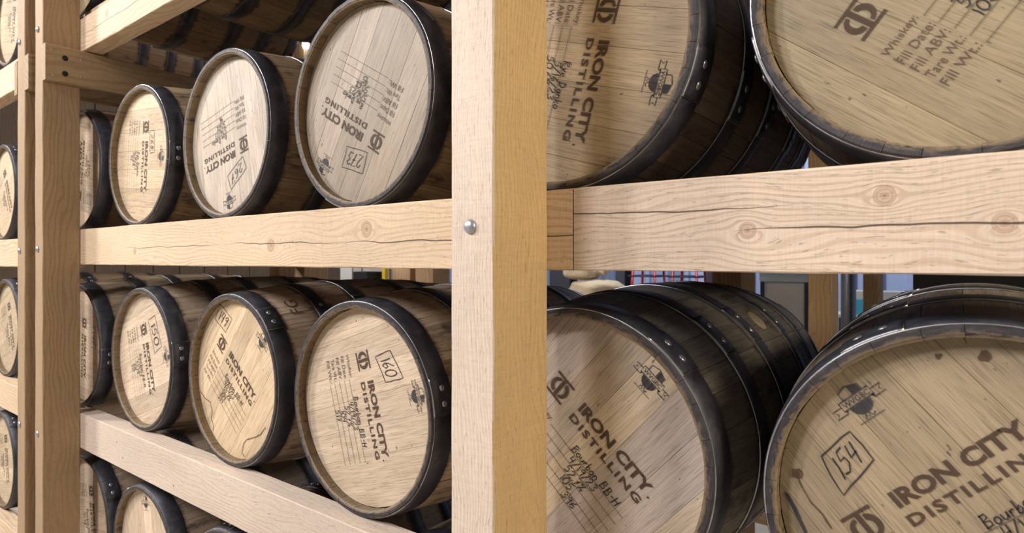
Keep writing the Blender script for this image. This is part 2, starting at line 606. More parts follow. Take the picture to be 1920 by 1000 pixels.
def shield(fl, cx, cz, w=0.078, full=True):
    st = len(fl.v)
    k = 0.045
    # banner
    band = [(-.62, .16), (.62, .16), (.62, -.16), (-.62, -.16), (-.62, .16)]
    fl.stroke(band, k)
    for sg in (-1, 1):
        fl.stroke([(.62 * sg, .02), (1.0 * sg, .02), (.86 * sg, -.12), (1.0 * sg, -.28), (.56 * sg, -.28), (.56 * sg, -.16)], k)
        fl.poly([(.62 * sg, -.16), (.48 * sg, -.16), (.56 * sg, -.28)])
    if full:
        fl.text_fit('WVGBC', -.54, .54, -.10, .10, 1.0, 0.012)
    # shield above and below the banner
    fl.stroke([(-.40, .16), (-.40, .44), (0, .56)], k)
    fl.poly([(0, .18), (.42, .18), (.42, .42), (0, .56)])
    lo = [(-.42, -.19), (.42, -.19)] + [(.42 * cos(t), -.19 - .40 * sin(t)) for t in [0.3, 0.7, 1.1, 1.57, 2.0, 2.4, 2.8]]
    fl.poly(lo)
    # initials on a line
    fl.stroke([(-.5, -.80), (.5, -.80)], 0.03)
    fl.stroke([(-.2, -.74), (-.12, -.58), (-.05, -.74), (.02, -.6), (.1, -.74), (.22, -.66)], 0.05)
    s = w / 2
    fl.move(lambda a, b: (cx + a * s, cz + b * s), st)


# ------------------------------------------------------------------ barrel meshes, shared by all barrels
RH, RB = 0.2625, 0.2985
HR = 0.2455
HY = 0.025


def rad(y):
    t = (y - LEN / 2) / (LEN / 2)
    return RH + (RB - RH) * (1 - abs(t) ** 2.1)


def stave_mesh(a0, a1, proud):
    ys = [0.0, 0.003, 0.018, 0.032, 0.06, 0.11, 0.18, 0.26, 0.34, 0.42, LEN / 2, 0.51, 0.59, 0.67, 0.75, 0.82, 0.87, 0.91, LEN]
    na = 3
    g = 0.0013
    vs, fs = [], []
    for y in ys:
        R = rad(y) + proud
        Ro = R - (0.002 if y == 0 or y == LEN else 0)
        th = 0.011 if y in (0.0, LEN) else (0.0165 if y < 0.02 else 0.020)
        for i in range(na + 1):
            a = a0 + (a1 - a0) * i / na
            if i == 0:
                a += g
            if i == na:
                a -= g
            vs.append((Ro * cos(a), y, Ro * sin(a)))
        for i in range(na + 1):
            a = a0 + (a1 - a0) * i / na
            if i == 0:
                a += g
            if i == na:
                a -= g
            vs.append(((R - th) * cos(a), y, (R - th) * sin(a)))
    m = 2 * (na + 1)
    for j in range(len(ys) - 1):
        b, c = j * m, (j + 1) * m
        for i in range(na):
            fs.append((b + i, b + i + 1, c + i + 1, c + i))
            k = na + 1 + i
            fs.append((b + k + 1, b + k, c + k, c + k + 1))
        fs.append((b, c, c + na + 1, b + na + 1))
        fs.append((b + na, b + 2 * na + 1, c + 2 * na + 1, c + na))
    e = (len(ys) - 1) * m
    for i in range(na):
        fs.append((i, na + 1 + i, na + 2 + i, i + 1))
        fs.append((e + i, e + i + 1, e + na + 2 + i, e + na + 1 + i))
    return fix_normals(mesh('stave', vs, fs, M_STAVE))


wds = [rnd.uniform(0.7, 1.3) for _ in range(30)]
tot = sum(wds)
STAVES = []
a = 0.0
for w_ in wds:
    b_ = a + 2 * pi * w_ / tot
    STAVES.append(stave_mesh(a, b_, rnd.uniform(-0.0009, 0.0009)))
    a = b_

CUTS = [-HR, -0.178, -0.094, -0.022, 0.049, 0.121, 0.190, HR]


def board_mesh(x0, x1, back=False):
    r = HR + 0.001
    g = 0.00018
    xa, xb = x0 + g, x1 - g
    pts = []
    n = 9
    for i in range(n + 1):
        x = xa + (xb - xa) * i / n
        pts.append((x, math.sqrt(max(0, r * r - x * x))))
    low = [(x, -z) for x, z in reversed(pts)]
    pts = [p for q, p in enumerate(pts + low) if not (q and hypot(p[0] - (pts + low)[q - 1][0], p[1] - (pts + low)[q - 1][1]) < 1e-5)]
    if hypot(pts[0][0] - pts[-1][0], pts[0][1] - pts[-1][1]) < 1e-5:
        pts.pop()
    cx = sum(p[0] for p in pts) / len(pts)
    m = len(pts)
    vs = []
    ins = 0.0004
    f = 1 - ins / max(0.01, (xb - xa) / 2)
    for (x, z) in pts:
        vs.append((cx + (x - cx) * f, 0.0, z * 0.997))
    for (x, z) in pts:
        vs.append((x, 0.0005, z))
    for (x, z) in pts:
        vs.append((x, 0.020, z))
    fs = [tuple(range(m)), tuple(range(2 * m, 3 * m))[::-1]]
    for i in range(m):
        j = (i + 1) % m
        fs.append((i, m + i, m + j, j))
        fs.append((m + i, 2 * m + i, 2 * m + j, m + j))
    return fix_normals(mesh('head_board', vs, fs, M_BOARD))


BOARDS = [board_mesh(CUTS[i], CUTS[i + 1]) for i in range(len(CUTS) - 1)]


def hoop_mesh(yc, w, edge_front=True):
    seg = 120
    th = 0.0026
    ys = [yc - w / 2, yc - w / 2 + 0.0012, yc, yc + w / 2 - 0.0012, yc + w / 2]
    vs, fs, mi = [], [], []

    def band(a0, a1, n, off, closed):
        base = len(vs)
        for i in range(n if closed else n + 1):
            t = a0 + (a1 - a0) * i / n
            for q, y in enumerate(ys):
                R = rad(y) + off + (th * (0.55 if q in (0, 4) else 1.0))
                vs.append((R * cos(t), y, R * sin(t)))
            for y in (ys[0], ys[-1]):
                R = rad(y) + off - 0.0006
                vs.append((R * cos(t), y, R * sin(t)))
        m = 7
        for i in range(n):
            b = base + i * m
            c = base + ((i + 1) % n if closed else i + 1) * m
            for q in range(4):
                fs.append((b + q, c + q, c + q + 1, b + q + 1))
                mi.append(0)
            fs.append((b + 5, c + 5, c, b))
            mi.append(1)
            fs.append((b + 4, c + 4, c + 6, b + 6))
            mi.append(0)
        if not closed:
            for b in (base, base + n * m):
                fs.append((b, b + 1, b + 2, b + 3, b + 4, b + 6, b + 5))
                mi.append(1)
    band(0, 2 * pi, seg, 0.0, True)
    # the riveted lap of the strap
    band(-0.16, 0.16, 10, th * 0.95, False)
    me = mesh('hoop', vs, fs, [M_HOOP, M_EDGE], True, mi)
    return fix_normals(me)


HOOPS = []
for yc, w_ in ((HOOPY[0], 0.052), (HOOPY[1], 0.042), (HOOPY[2], 0.045)):
    HOOPS.append((yc, hoop_mesh(yc, w_)))
for yc, w_ in ((LEN - HOOPY[2], 0.045), (LEN - HOOPY[1], 0.042), (LEN - HOOPY[0], 0.052)):
    HOOPS.append((yc, hoop_mesh(yc, w_)))
RIVET = lathe('rivet', [(0.0078, 0.0), (0.0074, 0.0014), (0.0052, 0.0028), (0.0034, 0.0032), (0.0, 0.0029)][:-1] + [(0.0012, 0.0026)], M_RIVET, 14)
BUNG = lathe('bung', [(0.027, -0.006), (0.027, 0.001), (0.024, 0.003), (0.012, 0.0035), (0.002, 0.0036)], M_BUNG, 24)

OAK = (0.62, 0.455, 0.290)


def barrel(x, zc, ang, lap, label, off=(0, 0), num=None, numbox=None, rows=None, tone=OAK, stave=(0.30, 0.20, 0.115),
           group='oak whiskey barrels lying on the rack', shield_at=(0.008, 0.20), detail=2, seed=0, board_tones=None, extra=None, y0=0.0, bung=None, shift=0):
    rg = random.Random(1000 + seed)
    z0 = zc - 0.2651
    root = thing('whiskey_barrel', label, 'barrel', (x, y0, z0 + H), group)
    L = (0, 0, 0.2651)
    ph = -radians(ang)
    srot = rg.uniform(0, 2 * pi)
    for me in STAVES:
        k = rg.uniform(0.85, 1.15)
        ob('stave', me, root, L, (0, srot, 0), tuple(c * k for c in stave))
    for i, me in enumerate(BOARDS):
        k = rg.uniform(0.90, 1.08)
        t = tone
        if board_tones and i in board_tones:
            t = board_tones[i]
        ob('head_board', me, root, (0, HY, L[2]), (0, ph, 0), tuple(c * k for c in t)).location = (0, HY + rg.uniform(0, 0.0003), L[2])
        if detail >= 1:
            ob('head_board', me, root, (0, LEN - HY, L[2]), (0, ph, pi), tuple(c * k for c in t))
    for i, (yc, me) in enumerate(HOOPS):
        h = ob('hoop', me, root, L, (0, -radians(lap), 0))
        if detail >= 1 and i < 4:
            R = rad(yc) + 0.0047
            for s in (-1, 1):
                t = s * radians(3.7)
                ob('rivet', RIVET, h, (R * cos(t), yc + 0.002, R * sin(t)), (0, pi / 2 - t, 0))
    if bung is not None:
        t = radians(bung)
        R = rad(LEN / 2) - 0.001
        ob('bung', BUNG, root, (R * cos(t), LEN / 2, L[2] + R * sin(t)), (0, pi / 2 - t, 0))
    rot = (0, ph, 0)
    y = HY - 0.0009
    dx, dz = off
    fl = Flat()
    logo(fl, -.134, -.087, .008, .056)
    fl.text_fit('IRON CITY', -.057, .132, .032, .0555, 1.0, 0.040)
    fl.rect(.135, .139, .031, .035)
    fl.text_fit('DISTILLING', -.059, .133, .0055, .0215, 1.25, 0.034)
    p = fl.build('brand_lettering', M_BRAND, root, y, L, rot, dx, dz)
    fl = Flat()
    for i, s in enumerate(('Whiskey:', 'Fill Date:', 'Fill ABV:', 'Tare Wt.:', 'Fill Wt.:')):
        z = -.036 - .0207 * i
        fl.text_fit(s, -.139, -.080, z + .001, z + .014 + (.0 if i else .001), 1.0, 0.002)
        fl.rect(-.076, .134, z - .0005, z + .0006)
    fl.build('form_lines', M_FORM, root, y, L, rot, dx, dz)
    if rows:
        fl = Flat()
        for i, (s, px) in enumerate(rows):
            if s:
                pen(fl, s, px, -.0335 - .0207 * i, .0168, 0.0021, 1.16, rg)
        fl.build('handwriting', M_PEN, root, y - .0002, L, rot, dx, dz)
    if shield_at:
        fl = Flat()
        shield(fl, *shield_at)
        fl.build('shield_stamp', M_STAMP, root, y, L, rot)
    if numbox:
        fl = Flat()
        c = numbox
        pts = []
        for i in range(4):
            a_, b_ = c[i], c[(i + 1) % 4]
            for q in range(4):
                t = q / 4
                pts.append((a_[0] + (b_[0] - a_[0]) * t + rg.uniform(-.0012, .0012), a_[1] + (b_[1] - a_[1]) * t + rg.uniform(-.0012, .0012)))
        pts.append(pts[0])
        fl.stroke(pts, 0.0020)
        # number written inside, following the box: corners run top-left, bottom-left, bottom-right, top-right
        st = len(fl.v)
        xe = pen(fl, num, 0, 0, 1.0, 0.085, 1.0, rg)
        A, B_, C_, D_ = c

        def bil(u, v):
            u = 0.14 + 0.72 * u / xe
            v = 0.20 + 0.62 * v
            return tuple((B_[k] * (1 - u) + C_[k] * u) * (1 - v) + (A[k] * (1 - u) + D_[k] * u) * v for k in (0, 1))
        fl.move(bil, st)
        fl.build('number_mark', M_PEN, root, y - .0001, L, rot)
    if extra:
        extra(root, L, rot, y)
    return root


# ------------------------------------------------------------------ the room
conc = NT('concrete_floor')
cn = conc.noise(conc.objco(), 3.0, 6, 0.6)
M_CONC = conc.out(conc.ramp(cn, [(0.3, (0.40, 0.36, 0.31)), (0.7, (0.54, 0.50, 0.44))]), 0.6)
structure(ob('floor', mesh('floor', [(-16, -6, 0), (8, -6, 0), (8, 9, 0), (-16, 9, 0)], [(0, 1, 2, 3)], M_CONC)))

M_BLUE = mat_plain('blue_ribbed_metal', (0.30, 0.38, 0.62), 0.5, 0.1, 0.12, 2.0)
vs, fs = [], []
xx = -16.0
i = 0
prof = ((0.0, 0.0), (0.16, 0.0), (0.185, -0.035), (0.235, -0.035), (0.26, 0.0))
while xx < 8:
    for (dx_, dy_) in prof[:-1]:
        for zz in (0.0, 5.0):
            vs.append((xx + dx_, 6.4 + dy_, zz))
    xx += 0.26
nn = len(vs) // 2
for i in range(nn - 1):
    fs.append((2 * i, 2 * i + 2, 2 * i + 3, 2 * i + 1))
structure(ob('wall_back', fix_normals(mesh('wall_back', vs, fs, M_BLUE))))

M_DIMWALL = mat_lumber('old_brown_boarding', 'Z', (0.16, 0.105, 0.065), 33.0, [], [], 40, 0.75)
wl = structure(ob('wall_left', bm_mesh('wall_left', box_data(-8.2, -8.05, -3.0, 6.4, 0, 5.0), M_DIMWALL)))
for q in range(30):
    ob('plank', bm_mesh('plank', box_data(-8.05, -8.03, -2.99 + q * .313, -2.69 + q * .313, 0, 5.0, .004), M_DIMWALL), wl)

# ------------------------------------------------------------------ the rack
MIDB, MIDT = -0.018, 0.128
LOWB, LOWT = -0.778, -0.634
TOPB, TOPT = 0.862, 1.000
BOTB, BOTT = -1.52, -1.374

m_rail_mid = mat_lumber('spruce_rail_middle', 'X', PINE, 3.1, [(-1.513, H + .041, .017), (-1.114, H + .073, .018), (-2.393, H + .032, .012)],
                        [(-1.75, -1.20, H + .046, .0012), (-1.24, -0.40, H + .042, .0014), (-2.5, -1.75, H + .046, .0008)], 95, 0.84)
m_rail_right = mat_lumber('spruce_rail_right', 'X', (0.68, 0.535, 0.415), 8.4, [(-.084, H + .084, .0125), (-.256, H + .044, .012), (.037, H + .044, .012)],
                          [(-.80, -.18, H + .078, .0012), (-.28, .20, H + .046, .0014)], 120, 0.80)
m_rail_low = mat_lumber('spruce_rail_lower', 'X', PALE, 5.7, [], [], 80, 0.945)
m_rail_top = mat_lumber('spruce_rail_upper', 'X', PINE, 12.2, [(-2.65, H + .955, .016)], [(-2.95, -2.2, H + .93, .0010)], 60, 0.80)
m_rail_dim = mat_lumber('spruce_rail_plain', 'X', PINE, 21.0, [], [], 60, 0.80)
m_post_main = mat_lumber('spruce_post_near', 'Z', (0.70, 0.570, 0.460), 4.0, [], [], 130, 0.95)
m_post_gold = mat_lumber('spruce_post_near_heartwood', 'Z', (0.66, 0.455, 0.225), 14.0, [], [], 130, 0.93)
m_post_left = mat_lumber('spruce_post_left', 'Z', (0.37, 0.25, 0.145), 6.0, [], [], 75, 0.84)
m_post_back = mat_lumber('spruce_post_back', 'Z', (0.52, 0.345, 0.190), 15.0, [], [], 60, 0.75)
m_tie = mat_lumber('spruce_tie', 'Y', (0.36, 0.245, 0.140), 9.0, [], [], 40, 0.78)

BOLT = lathe('bolt', [(0.0125, 0.0), (0.0122, 0.0012), (0.0105, 0.0042), (0.0072, 0.0062), (0.003, 0.0072), (0.0008, 0.0073)], M_BOLT, 20, 'Y')
NAIL = lathe('nail', [(0.0022, 0.0), (0.0020, 0.0006), (0.0006, 0.0007)], M_HOLE, 8, 'Y')
HOLE = lathe('bolt_hole', [(0.011, 0.0), (0.010, 0.0008), (0.0008, 0.0004)], M_HOLE, 16)
SCREW = lathe('screw', [(0.0036, 0.0), (0.0032, 0.001), (0.0008, 0.0012)], M_BOLT, 10)

rack = thing('barrel_rack', 'pale timber barrel rack with bolted posts, its near post mid-picture', 'rack', (-0.65, -0.12, 0), 'timber barrel racks')
RK = Vector((-0.65, -0.12, 0))


def adopt(o, root):
    """keep world coordinates baked in the mesh while the empty stands at its base"""
    o.parent = root
    o.location = Vector(o.location) - Vector(root.location)
    return o


def T(name, axis, a0, a1, u0, u1, v0, v1, mat, root, seed=0, jit=0.0012):
    return adopt(timber(name, axis, a0, a1, u0, u1, v0, v1, mat, None, jit, seed), root)


def post(x0, x1, y0, y1, mat, root, bolts=(), seed=0, top=H + 1.75):
    p = T('post', 'Z', 0.0, top, x0, x1, y0, y1, mat, root, seed, 0.0016)
    for (bx, bz) in bolts:
        ob('bolt', BOLT, p, (bx, y0 - 0.0005, H + bz))
    return p


# near post and the left post of this rack, with the carriage bolts on their faces
near_post = post(-.701, -.608, -.198, -.041, m_post_main, rack, ((-.657, .056), (-.657, -.705), (-.657, .93)), 1)
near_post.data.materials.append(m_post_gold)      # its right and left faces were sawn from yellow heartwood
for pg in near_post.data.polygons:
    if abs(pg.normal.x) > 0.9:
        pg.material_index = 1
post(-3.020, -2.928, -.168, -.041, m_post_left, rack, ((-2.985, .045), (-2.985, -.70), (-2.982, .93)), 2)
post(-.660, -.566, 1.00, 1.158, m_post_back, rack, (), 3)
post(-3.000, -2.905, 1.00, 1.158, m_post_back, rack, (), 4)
# rails: front ones one timber per bay, the joint sits just right of the near post
T('rail', 'X', -3.02, -.556, -.040, .030, H + MIDB, H + MIDT, m_rail_mid, rack, 5)
T('rail', 'X', -.553, 1.60, -.040, .030, H + MIDB, H + MIDT, m_rail_right, rack, 6)
lowrail = T('rail', 'X', -3.02, -.556, -.040, .030, H + LOWB, H + LOWT, m_rail_low, rack, 7)
T('rail', 'X', -.553, 1.60, -.040, .030, H + LOWB + .012, H + LOWT + .015, m_rail_low, rack, 8)
T('rail', 'X', -3.02, -.556, -.040, .030, H + TOPB, H + TOPT, m_rail_top, rack, 9)
T('rail', 'X', -.553, 1.60, -.040, .030, H + TOPB, H + TOPT, m_rail_dim, rack, 10)
T('rail', 'X', -3.02, -.556, -.040, .030, H + BOTB, H + BOTT, m_rail_dim, rack, 11)
for (b, t) in ((MIDB, MIDT), (LOWB, LOWT), (TOPB, TOPT), (BOTB, BOTT)):
    T('rail', 'X', -3.02, 1.60, LEN - .03, LEN + .04, H + b, H + t, m_rail_dim, rack, 12 + b)
T('bearer_strip', 'X', -3.02, -.556, .000, .030, H + TOPT, H + TOPT + .055, m_rail_dim, rack, 70)
T('bearer_strip', 'X', -3.02, -.556, LEN - .03, LEN, H + TOPT, H + TOPT + .055, m_rail_dim, rack, 71)
for (nx, nz) in ((-2.96, -.665), (-2.86, -.668), (-2.555, -.685), (-2.50, -.735), (-2.09, -.745)):
    ob('nail', NAIL, lowrail, (nx, -.0402, H + nz))
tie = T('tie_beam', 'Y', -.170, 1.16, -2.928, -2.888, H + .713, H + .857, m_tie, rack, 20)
for (ty, tz) in ((-.105, .812), (-.105, .750)):
    ob('bolt_hole', HOLE, tie, (-2.8878, ty, H + tz), (0, pi / 2, 0))
for (ty, tz) in ((-.15, .835), (-.145, .735), (-.05, .82), (-.05, .75)):
    ob('screw', SCREW, tie, (-2.8878, ty, H + tz), (0, pi / 2, 0))

rack2 = thing('barrel_rack', 'timber barrel rack at the left edge, beyond the double posts', 'rack', (-3.2, -.10, 0), 'timber barrel racks')
post(-3.255, -3.158, -.168, -.041, m_post_left, rack2, ((-3.222, .040), (-3.222, -.70), (-3.220, .93)), 30)
post(-3.250, -3.155, 1.00, 1.158, m_post_back, rack2, (), 31)
for i, (b, t) in enumerate(((MIDB - .015, MIDT - .02), (LOWB, LOWT), (TOPB, TOPT), (BOTB, BOTT))):
    T('rail', 'X', -5.6, -3.10, -.040, .030, H + b, H + t, m_rail_dim, rack2, 32 + i)
    T('rail', 'X', -5.6, -3.10, LEN - .03, LEN + .04, H + b, H + t, m_rail_dim, rack2, 42 + i)
T('bearer_strip', 'X', -5.6, -3.10, .000, .030, H + TOPT, H + TOPT + .055, m_rail_dim, rack2, 72)
T('bearer_strip', 'X', -5.6, -3.10, LEN - .03, LEN, H + TOPT, H + TOPT + .055, m_rail_dim, rack2, 73)
T('tie_beam', 'Y', -.170, 1.16, -3.158, -3.100, H + .713, H + .857, m_tie, rack2, 50)
T('tie_beam', 'Y', -.170, -.041, -3.293, -3.255, H + .713, H + .857, m_tie, rack2, 51)


# ------------------------------------------------------------------ barrels
BB = [('Bourbon BB-H', -.031), ('4/19/23', -.022), ('52.7%', -.014)]
RY = [('Rye Danko', -.020), ('5/16/23', -.024), ('50.6%', -.02)]
LIT = (0.66, 0.510, 0.365)


def stain149(root, L, rot, y):
    fl = Flat()
    for pts in ([(-.132, -.200), (-.098, -.196), (-.080, -.186), (-.063, -.178), (-.050, -.186), (-.038, -.190), (-.030, -.204), (-.026, -.215), (-.005, -.22), (.008, -.234)],
                [(.205, .01), (.203, -.010), (.201, -.027), (.190, -.050), (.173, -.078), (.160, -.10), (.157, -.12), (.167, -.15), (.185, -.150)]):
        fl.stroke(pts, 0.0034)
    fl.build('water_stain', M_STAIN, root, y, L, rot)
    # branded letters on a stave behind the first hoop
    vs_, fs_ = text_polys('FG', 1.0, 0.0)
    mx = max(v[0] for v in vs_)
    out = []
    for v in vs_:
        t = radians(47) + v[0] / mx * 0.24
        yy = 0.135 - v[1] * 0.055
        R = rad(yy) + 0.0022
        out.append((R * cos(t), yy, R * sin(t)))
    ob('stave_brand', mesh('stave_brand', out, fs_, M_FORM), root, L)


def stain154(root, L, rot, y):
    rg = random.Random(5)
    for (cx, cz, r0) in ((.149, .163, .0075), (-.148, .168, .0085), (.110, .193, .005)):
        fl = Flat()
        fl.poly([(cx + r0 * rg.uniform(.6, 1.2) * cos(t * pi / 5), cz + r0 * rg.uniform(.6, 1.2) * sin(t * pi / 5)) for t in range(10)])
        fl.build('stain_spot', M_STAIN, root, y - .0001, L, rot)
    fl = Flat()
    fl.stroke([(-.148, .168), (-.156, .150), (-.160, .125), (-.158, .105), (-.162, .084)], 0.003)
    fl.build('water_stain', M_STAIN, root, y, L, rot)
    fl = Flat()
    fl.poly([(-.183, .157), (-.179, .150), (-.184, .128), (-.194, .096), (-.200, .094), (-.190, .130)])
    fl.build('iron_streak', M_STAMP, root, y, L, rot)


# lower row, left bay
barrel(-1.203, -.366, -72.3, 13, 'oak barrel with boxed number 160 on its pale head, left of the near post', (0, 0), '160',
       ((-.113, .137), (-.110, .081), (-.042, .099), (-.040, .164)),
       BB + [('104', -.006), ('517', -.010)], LIT, (0.50, 0.365, 0.245), seed=1)
barrel(-1.812, -.369, -39.9, 48, 'oak barrel with boxed number 149 and brown water stains on its head', (-.023, -.011), '149',
       ((-.220, .113), (-.216, .053), (-.141, .064), (-.140, .125)), BB + [('104', -.014), ('514', -.018)], (0.66, 0.49, 0.31),
       (0.50, 0.365, 0.25), shield_at=(.03, .195), seed=2, extra=stain149)
barrel(-2.461, -.369, -71.3, 9, 'oak barrel with boxed number 150 on its head, left of barrel 149', (.002, -.019), '150',
       ((-.134, .122), (-.131, .062), (-.001, .077), (-.012, .140)), BB + [('106', -.01), ('512', -.01)], LIT,
       (0.50, 0.37, 0.25), shield_at=(.03, .17), seed=3)
barrel(-3.100, -.369, -93, -8, 'oak barrel numbered 147, half hidden behind the left double posts', (.016, -.024), '147',
       ((-.087, .136), (-.087, .095), (.001, .098), (.001, .140)), BB + [('105', -.01), ('519', -.01)], LIT,
       (0.48, 0.35, 0.23), seed=4)
# middle row, left bay
barrel(-1.203, .393, 150.2, 250, 'oak barrel with boxed number 273 upside down on its head', (.020, .033), '273',
       ((-.082, .155), (-.075, .101), (.007, .118), (.000, .173)), RY + [('95', -.01)], (0.36, 0.283, 0.205), (0.36, 0.24, 0.14),
       shield_at=(.07, .205), seed=5)
barrel(-1.852, .393, -168.2, 200, 'oak barrel with very pale head and faint boxed number 267', (.038, .020), '267',
       ((-.073, .128), (-.060, .087), (.039, .121), (.028, .169)), RY + [('96', -.01)], (0.51, 0.42, 0.33), (0.38, 0.255, 0.15),
       shield_at=(.045, .205), seed=6)
barrel(-2.488, .393, -94.9, -3, 'oak barrel with vertical lettering and two rivets facing, middle shelf, left of barrel 267', (0, -.017), '268',
       ((-.094, .089), (-.096, .051), (-.012, .058), (-.014, .096)), RY + [('97', -.01)], (0.62, 0.465, 0.30), (0.42, 0.29, 0.17),
       shield_at=(.0, .155), seed=7)
barrel(-3.100, .393, 80, 120, 'oak barrel on the middle shelf half hidden behind the left double posts', (0, 0), None, None, RY, LIT,
       (0.31, 0.20, 0.115), seed=8)
# right bay
DK = (0.205, 0.165, 0.130)
barrel(-.581, -.353, -43.1, 47, 'dark-stained oak barrel with grey head right of the near post, lower shelf', (.006, .018), None, None,
       [('Bourbon BB-H', -.015), ('4/19/23', -.006), ('52.7%', .0), ('105', .006), ('396', .030)], (0.58, 0.48, 0.41), (0.19, 0.165, 0.13),
       shield_at=(.007, .209), seed=9, board_tones={6: (0.62, 0.50, 0.36), 2: (0.56, 0.455, 0.345), 3: (0.60, 0.475, 0.335)}, bung=47)  # middle boards tinted yellow as a painted lit patch; end board really paler
barrel(.020, -.344, 42.4, 118, 'oak barrel with boxed number 154, bottom right corner', (-.009, .032), '154',
       ((-.103, .169), (-.115, .113), (-.047, .131), (-.046, .177)), [('Bourbon BB-H', .01), ('4/19/23', .02), ('52.7%', .02)],
       (0.345, 0.262, 0.165), (0.20, 0.15, 0.105), shield_at=(-.008, .206), seed=10, extra=stain154)
barrel(-.608, .394, -106.8, -18.5, 'oak barrel with sideways lettering and black staves, upper shelf right of the near post', (.026, .032), None, None,
       [('Rye Danko', -.014), ('5/16/23', -.012), ('50.6%', -.02), ('94', 0)], (0.50, 0.375, 0.23), (0.17, 0.115, 0.08),
       shield_at=(.031, .207), seed=11)
barrel(.000, .393, 52.7, 200, 'large oak barrel head in the top right corner with slanting lettering', (-.002, .033), None, None,
       [('Rye Danko', -.03), ('5/16/23', -.05), ('50.6%', -.05), ('106', -.053)], (0.36, 0.280, 0.170), (0.14, 0.10, 0.075),
       shield_at=(.0, .215), seed=12)
# bottom row
for i, (bx, an, lp, lab) in enumerate(((-1.203, -60, 70, 'oak barrel on the bottom shelf, right below barrel 160'),
                                       (-1.830, -20, 100, 'oak barrel on the bottom shelf below barrel 149, only its top rim in view'),
                                       (-2.440, 10, 130, 'oak barrel with cut-off pale head on the bottom shelf below barrel 150'),
                                       (-3.020, -80, 38, 'oak barrel with two rivets on the bottom shelf beside the left post'))):
    barrel(bx, -1.108, an, lp, lab, (0, 0), None, None, BB, LIT, (0.40, 0.29, 0.20), seed=20 + i)
# top row, seen from below
for i, (bx, an, lp, lab) in enumerate(((-1.20, 20, 80, 'oak barrel on the top shelf above barrel 273'),
                                       (-1.83, 60, 100, 'oak barrel belly on the top shelf straight above barrel 267'),
                                       (-2.45, -60, 200, 'oak barrel belly on the top shelf, second from the left post'),
                                       (-3.06, -40, 240, 'oak barrel on the top shelf beside the left post'))):
    barrel(bx, TOPT + .055 + .2655, an, lp, lab, (0, 0), None, None, BB, (0.42, 0.31, 0.18), (0.29, 0.19, 0.10), seed=30 + i)  # head tone darkened to paint in the shadow up there
# far bay at the left edge
for i, (bx, bz, an, lab) in enumerate(((-4.15, TOPT + .055 + .2655, -100, 'oak barrel at the left edge, top shelf'),
                                       (-4.26, .373, -60, 'oak barrel at the left edge, middle shelf'),
                                       (-4.20, -.369, -70, 'oak barrel at the left edge, lower shelf'),
                                       (-4.28, -1.108, -80, 'oak barrel at the left edge, bottom shelf'))):
    barrel(bx, bz, an, 60, lab, (0, 0), None, None, BB, (0.40, 0.31, 0.18) if i == 0 else (0.58, 0.45, 0.30), (0.30, 0.20, 0.115), seed=40 + i, detail=1)  # top-shelf head has shadow put into its darker tone

# ------------------------------------------------------------------ what stands behind the rack
def zc(rel):
    return H + rel


rack3 = thing('barrel_rack', 'bare timber rack posts standing far behind the dark barrels', 'rack', (-.50, 1.98, 0), 'timber barrel racks')
post(-.545, -.452, 1.90, 2.06, m_post_back, rack3, (), 60)
post(-.504, -.411, 3.30, 3.46, m_post_back, rack3, (), 61)
post(-2.97, -2.80, 1.90, 2.06, m_post_back, rack3, (), 62)
post(-3.20, -3.02, 1.90, 2.06, m_post_back, rack3, (), 63)
T('rail', 'X', -3.2, -.41, 2.06, 2.13, H + MIDB + .02, H + MIDT, m_rail_dim, rack3, 64)
T('rail', 'X', -3.2, -.41, 3.23, 3.30, H + MIDB + .05, H + MIDT, m_rail_dim, rack3, 65)
T('tie_beam', 'Y', 2.06, 3.30, -.50, -.46, H + .2, H + .34, m_tie, rack3, 66)

M_STEEL = mat_plain('brushed_steel', (0.34, 0.38, 0.47), 0.28, 0.85, 0.3, 8)
M_DARKST = mat_plain('dark_painted_steel', (0.030, 0.034, 0.050), 0.45, 0.3)
M_WHITE = mat_plain('white_plastic', (0.60, 0.60, 0.60), 0.4, 0, 0.05, 5)
M_LID = mat_plain('pale_blue_plastic', (0.42, 0.50, 0.62), 0.35, 0, 0.1, 10)
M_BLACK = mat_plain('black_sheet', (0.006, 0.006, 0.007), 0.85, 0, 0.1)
M_CYAN = mat_plain('cyan_carton', (0.06, 0.42, 0.60), 0.6)
M_SACK = mat_plain('burlap', (0.52, 0.42, 0.29), 0.95, 0, 0.25, 45, 0.004)
M_RED = mat_plain('red_enamel', (0.45, 0.02, 0.02), 0.35)
M_YEL = mat_plain('yellow_enamel', (0.62, 0.44, 0.02), 0.4)
M_GREY = mat_plain('grey_board', (0.42, 0.38, 0.37), 0.7)

# white storage bin with pale lid, on a stand
bn = thing('storage_bin', 'white plastic storage bin with pale blue lid seen behind the dark barrel', 'bin', (-1.0, 3.75, 0))
for o in (box('bin_body', -1.135, -.875, 3.52, 3.98, .62, zc(-.15), M_WHITE, None, .012),
          box('bin_lid', -1.165, -.845, 3.49, 4.01, zc(-.15), zc(-.055), M_LID, None, .010),
          box('side_frame', -1.160, -1.138, 3.50, 3.54, .0, zc(-.15), M_DARKST, None, .003),
          box('side_frame', -.872, -.850, 3.50, 3.54, .0, zc(-.15), M_DARKST, None, .003),
          box('side_frame', -1.160, -1.138, 3.96, 4.00, .0, zc(-.15), M_DARKST, None, .003),
          box('side_frame', -.872, -.850, 3.96, 4.00, .0, zc(-.15), M_DARKST, None, .003),
          box('bin_shelf', -1.150, -.860, 3.51, 3.99, .595, .62, M_DARKST, None, .003)):
    adopt(o, bn)
tk = thing('steel_tank', 'slim stainless steel tank between two bare posts', 'tank', (-.548, 3.05, 0))
